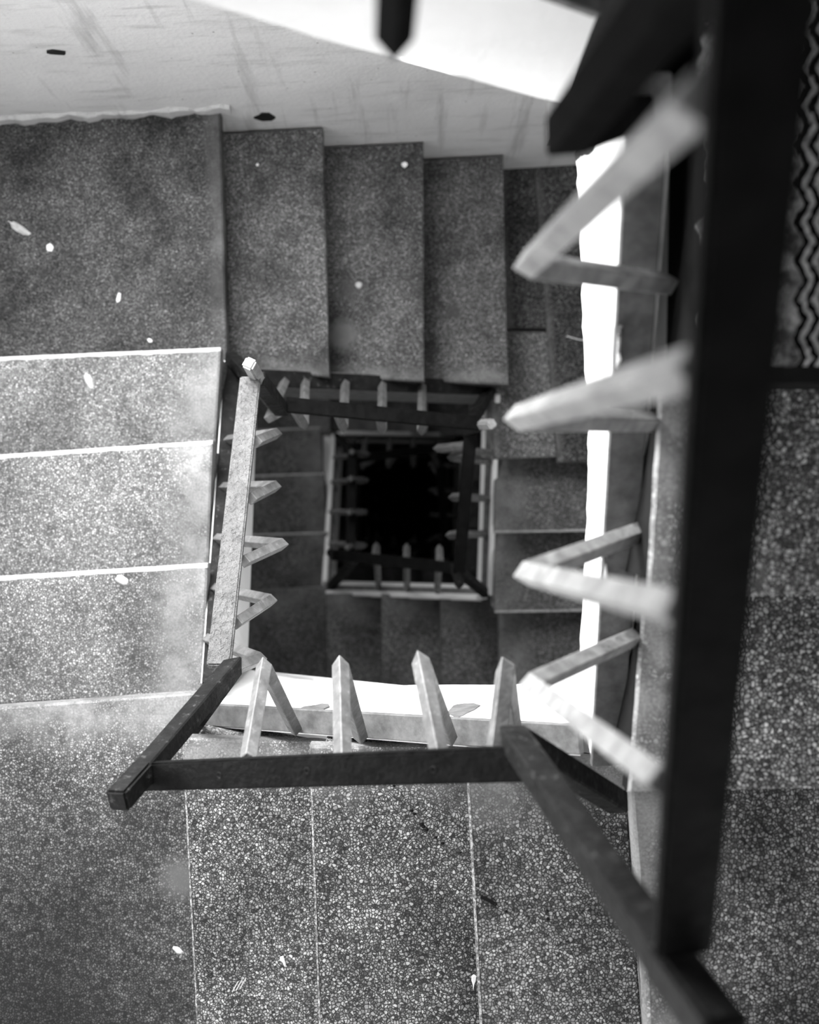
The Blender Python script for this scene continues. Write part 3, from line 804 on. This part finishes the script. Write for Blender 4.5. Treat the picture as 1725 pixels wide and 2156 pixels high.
for i in range(3):
    x = 488 + 8 * i
    flat('chalk_scratch', [(x, 2088 - 3 * i), (x + 2, 2089 - 3 * i), (x + 15, 2066 - 3 * i), (x + 13, 2065 - 3 * i)], D['B0'] + 3 * R, 'one of three short parallel white scratches on the twig flight step', 'scratch', 'cement', .0006, 'three parallel white scratches')
tw = empty('twig', P(1029, 1896, D['B0'] + R)); tag(tw, 'short black twig lying on the step right of the pellets', 'twig')
bm = bmesh.new(); sweep(bm, [P(1012, 1887, D['B0'] + R) + Vector((0, 0, .002)), P(1030, 1895, D['B0'] + R) + Vector((0, 0, .003)), P(1043, 1903, D['B0'] + R) + Vector((0, 0, .002))], .0026, .0022, UPV, .0006); link('stick', bm, 'soot', tw)
bm = bmesh.new(); bmesh.ops.create_icosphere(bm, subdivisions=1, radius=.0034, matrix=Matrix.Translation(P(1043, 1903, D['B0'] + R) + Vector((0, 0, .0024)))); link('tip', bm, 'soot', tw)
for x, y, r in ((867, 1706, 2.6), (873, 1713, 2.8), (888, 1735, 3.6), (892, 1740, 3.4), (899, 1746, 3), (918, 1763, 2.4), (932, 1775, 2.9), (830, 1654, 2.2), (970, 1795, 1.8)):
    bm = bmesh.new()
    d = D['B0'] + 2 * R
    bmesh.ops.create_icosphere(bm, subdivisions=2, radius=r * 1.25 * d / F, matrix=Matrix.Translation(P(x, y, d) + Vector((0, 0, r * d / F * .5))) @ Matrix.Diagonal((1.15, .9, .6, 1)))
    tag(link('pellet', bm, 'soot'), 'tiny black pellet in the scattered line on the twig flight step', 'pellet', 'line of black pellets')
for x, y, r in ((1066, 1918, 2.4), (1153, 1917, 2.2), (1154, 1934, 3.4)):
    bm = bmesh.new(); d = D['B0'] + R
    bmesh.ops.create_icosphere(bm, subdivisions=2, radius=r * 1.25 * d / F, matrix=Matrix.Translation(P(x, y, d) + Vector((0, 0, r * d / F * .5))) @ Matrix.Diagonal((1, .9, .6, 1)))
    tag(link('pellet', bm, 'soot'), 'tiny black pellet lying on the same step as the twig', 'pellet', 'pellets beside the twig')
bm = bmesh.new(); cp = [P(1193, 708, dT), P(1204, 711, dT), P(1214, 714, dT), P(1228, 717, dT)]
sweep(bm, [p + Vector((0, 0, .003 + .002 * (i % 2))) for i, p in enumerate(cp)], .001, .001, UPV, 0)
tag(link('thread', bm, 'white'), 'short pale thread on the patched landing beside the white plaster edge', 'thread')
# chips knocked out of the wall plaster
def chip(px, label):
    pts = [on_plane(x, y, BACK) for x, y in px]
    bm = bmesh.new(); n = Vector((-nv_.x, -nv_.y, 0))
    extr(bm, [p + n * .006 for p in pts], n * -.012); tag(link('plaster_chip', bm, 'black'), label, 'chip')
chip([(98, 107), (110, 105), (126, 107), (138, 109), (135, 111), (118, 110), (106, 109)], 'thin black gouge high in the cracked wall plaster')
chip([(534, 245), (545, 241), (551, 236), (566, 236), (580, 245), (572, 250), (552, 251)], 'dark hole knocked in the wall plaster above the first step')

# ------------------------------------------------------------------ light, camera
def area(name, loc, rot, sx, sy, power):
    l = bpy.data.lights.new(name, 'AREA'); l.shape = 'RECTANGLE'; l.size = sx; l.size_y = sy; l.energy = power
    o = bpy.data.objects.new(name, l); COL.objects.link(o); o.location = loc; o.rotation_euler = rot; return o
wc = (bx(WX0) + bx(WX1)) / 2 + nv_ * .16
area('window_daylight', (wc.x, wc.y, (WZ0 + WZ1) / 2), (math.radians(-65), 0, math.radians(12)), WX1 - WX0, WZ1 - WZ0, 140)
area('left_fill_light', (XL - .12, -.35, H - 1.60), (0, math.radians(-108), 0), .5, .7, 19)  # added fill light, no known window here; lifts the upper flight's plaster
area('lower_window_daylight', (wc.x, wc.y, (WZ0 + WZ1) / 2 - ST), (math.radians(-65), 0, math.radians(12)), WX1 - WX0, WZ1 - WZ0, 9)
w = bpy.data.worlds.new('overcast'); S.world = w; w.use_nodes = True
w.node_tree.nodes['Background'].inputs[0].default_value = (1, 1, 1, 1)
w.node_tree.nodes['Background'].inputs[1].default_value = .36

cam = bpy.data.cameras.new('camera'); co = bpy.data.objects.new('camera', cam); COL.objects.link(co)
co.location = (0, 0, H); cam.sensor_fit = 'HORIZONTAL'; cam.sensor_width = 24; cam.lens = 35; cam.clip_start = .02
cam.dof.use_dof = True; cam.dof.focus_distance = 2.2; cam.dof.aperture_fstop = 2.4
S.camera = co
vs_ = S.view_settings
vs_.view_transform = 'Standard'; vs_.look = 'None'; vs_.exposure = 0; vs_.gamma = 1; vs_.use_curve_mapping = False
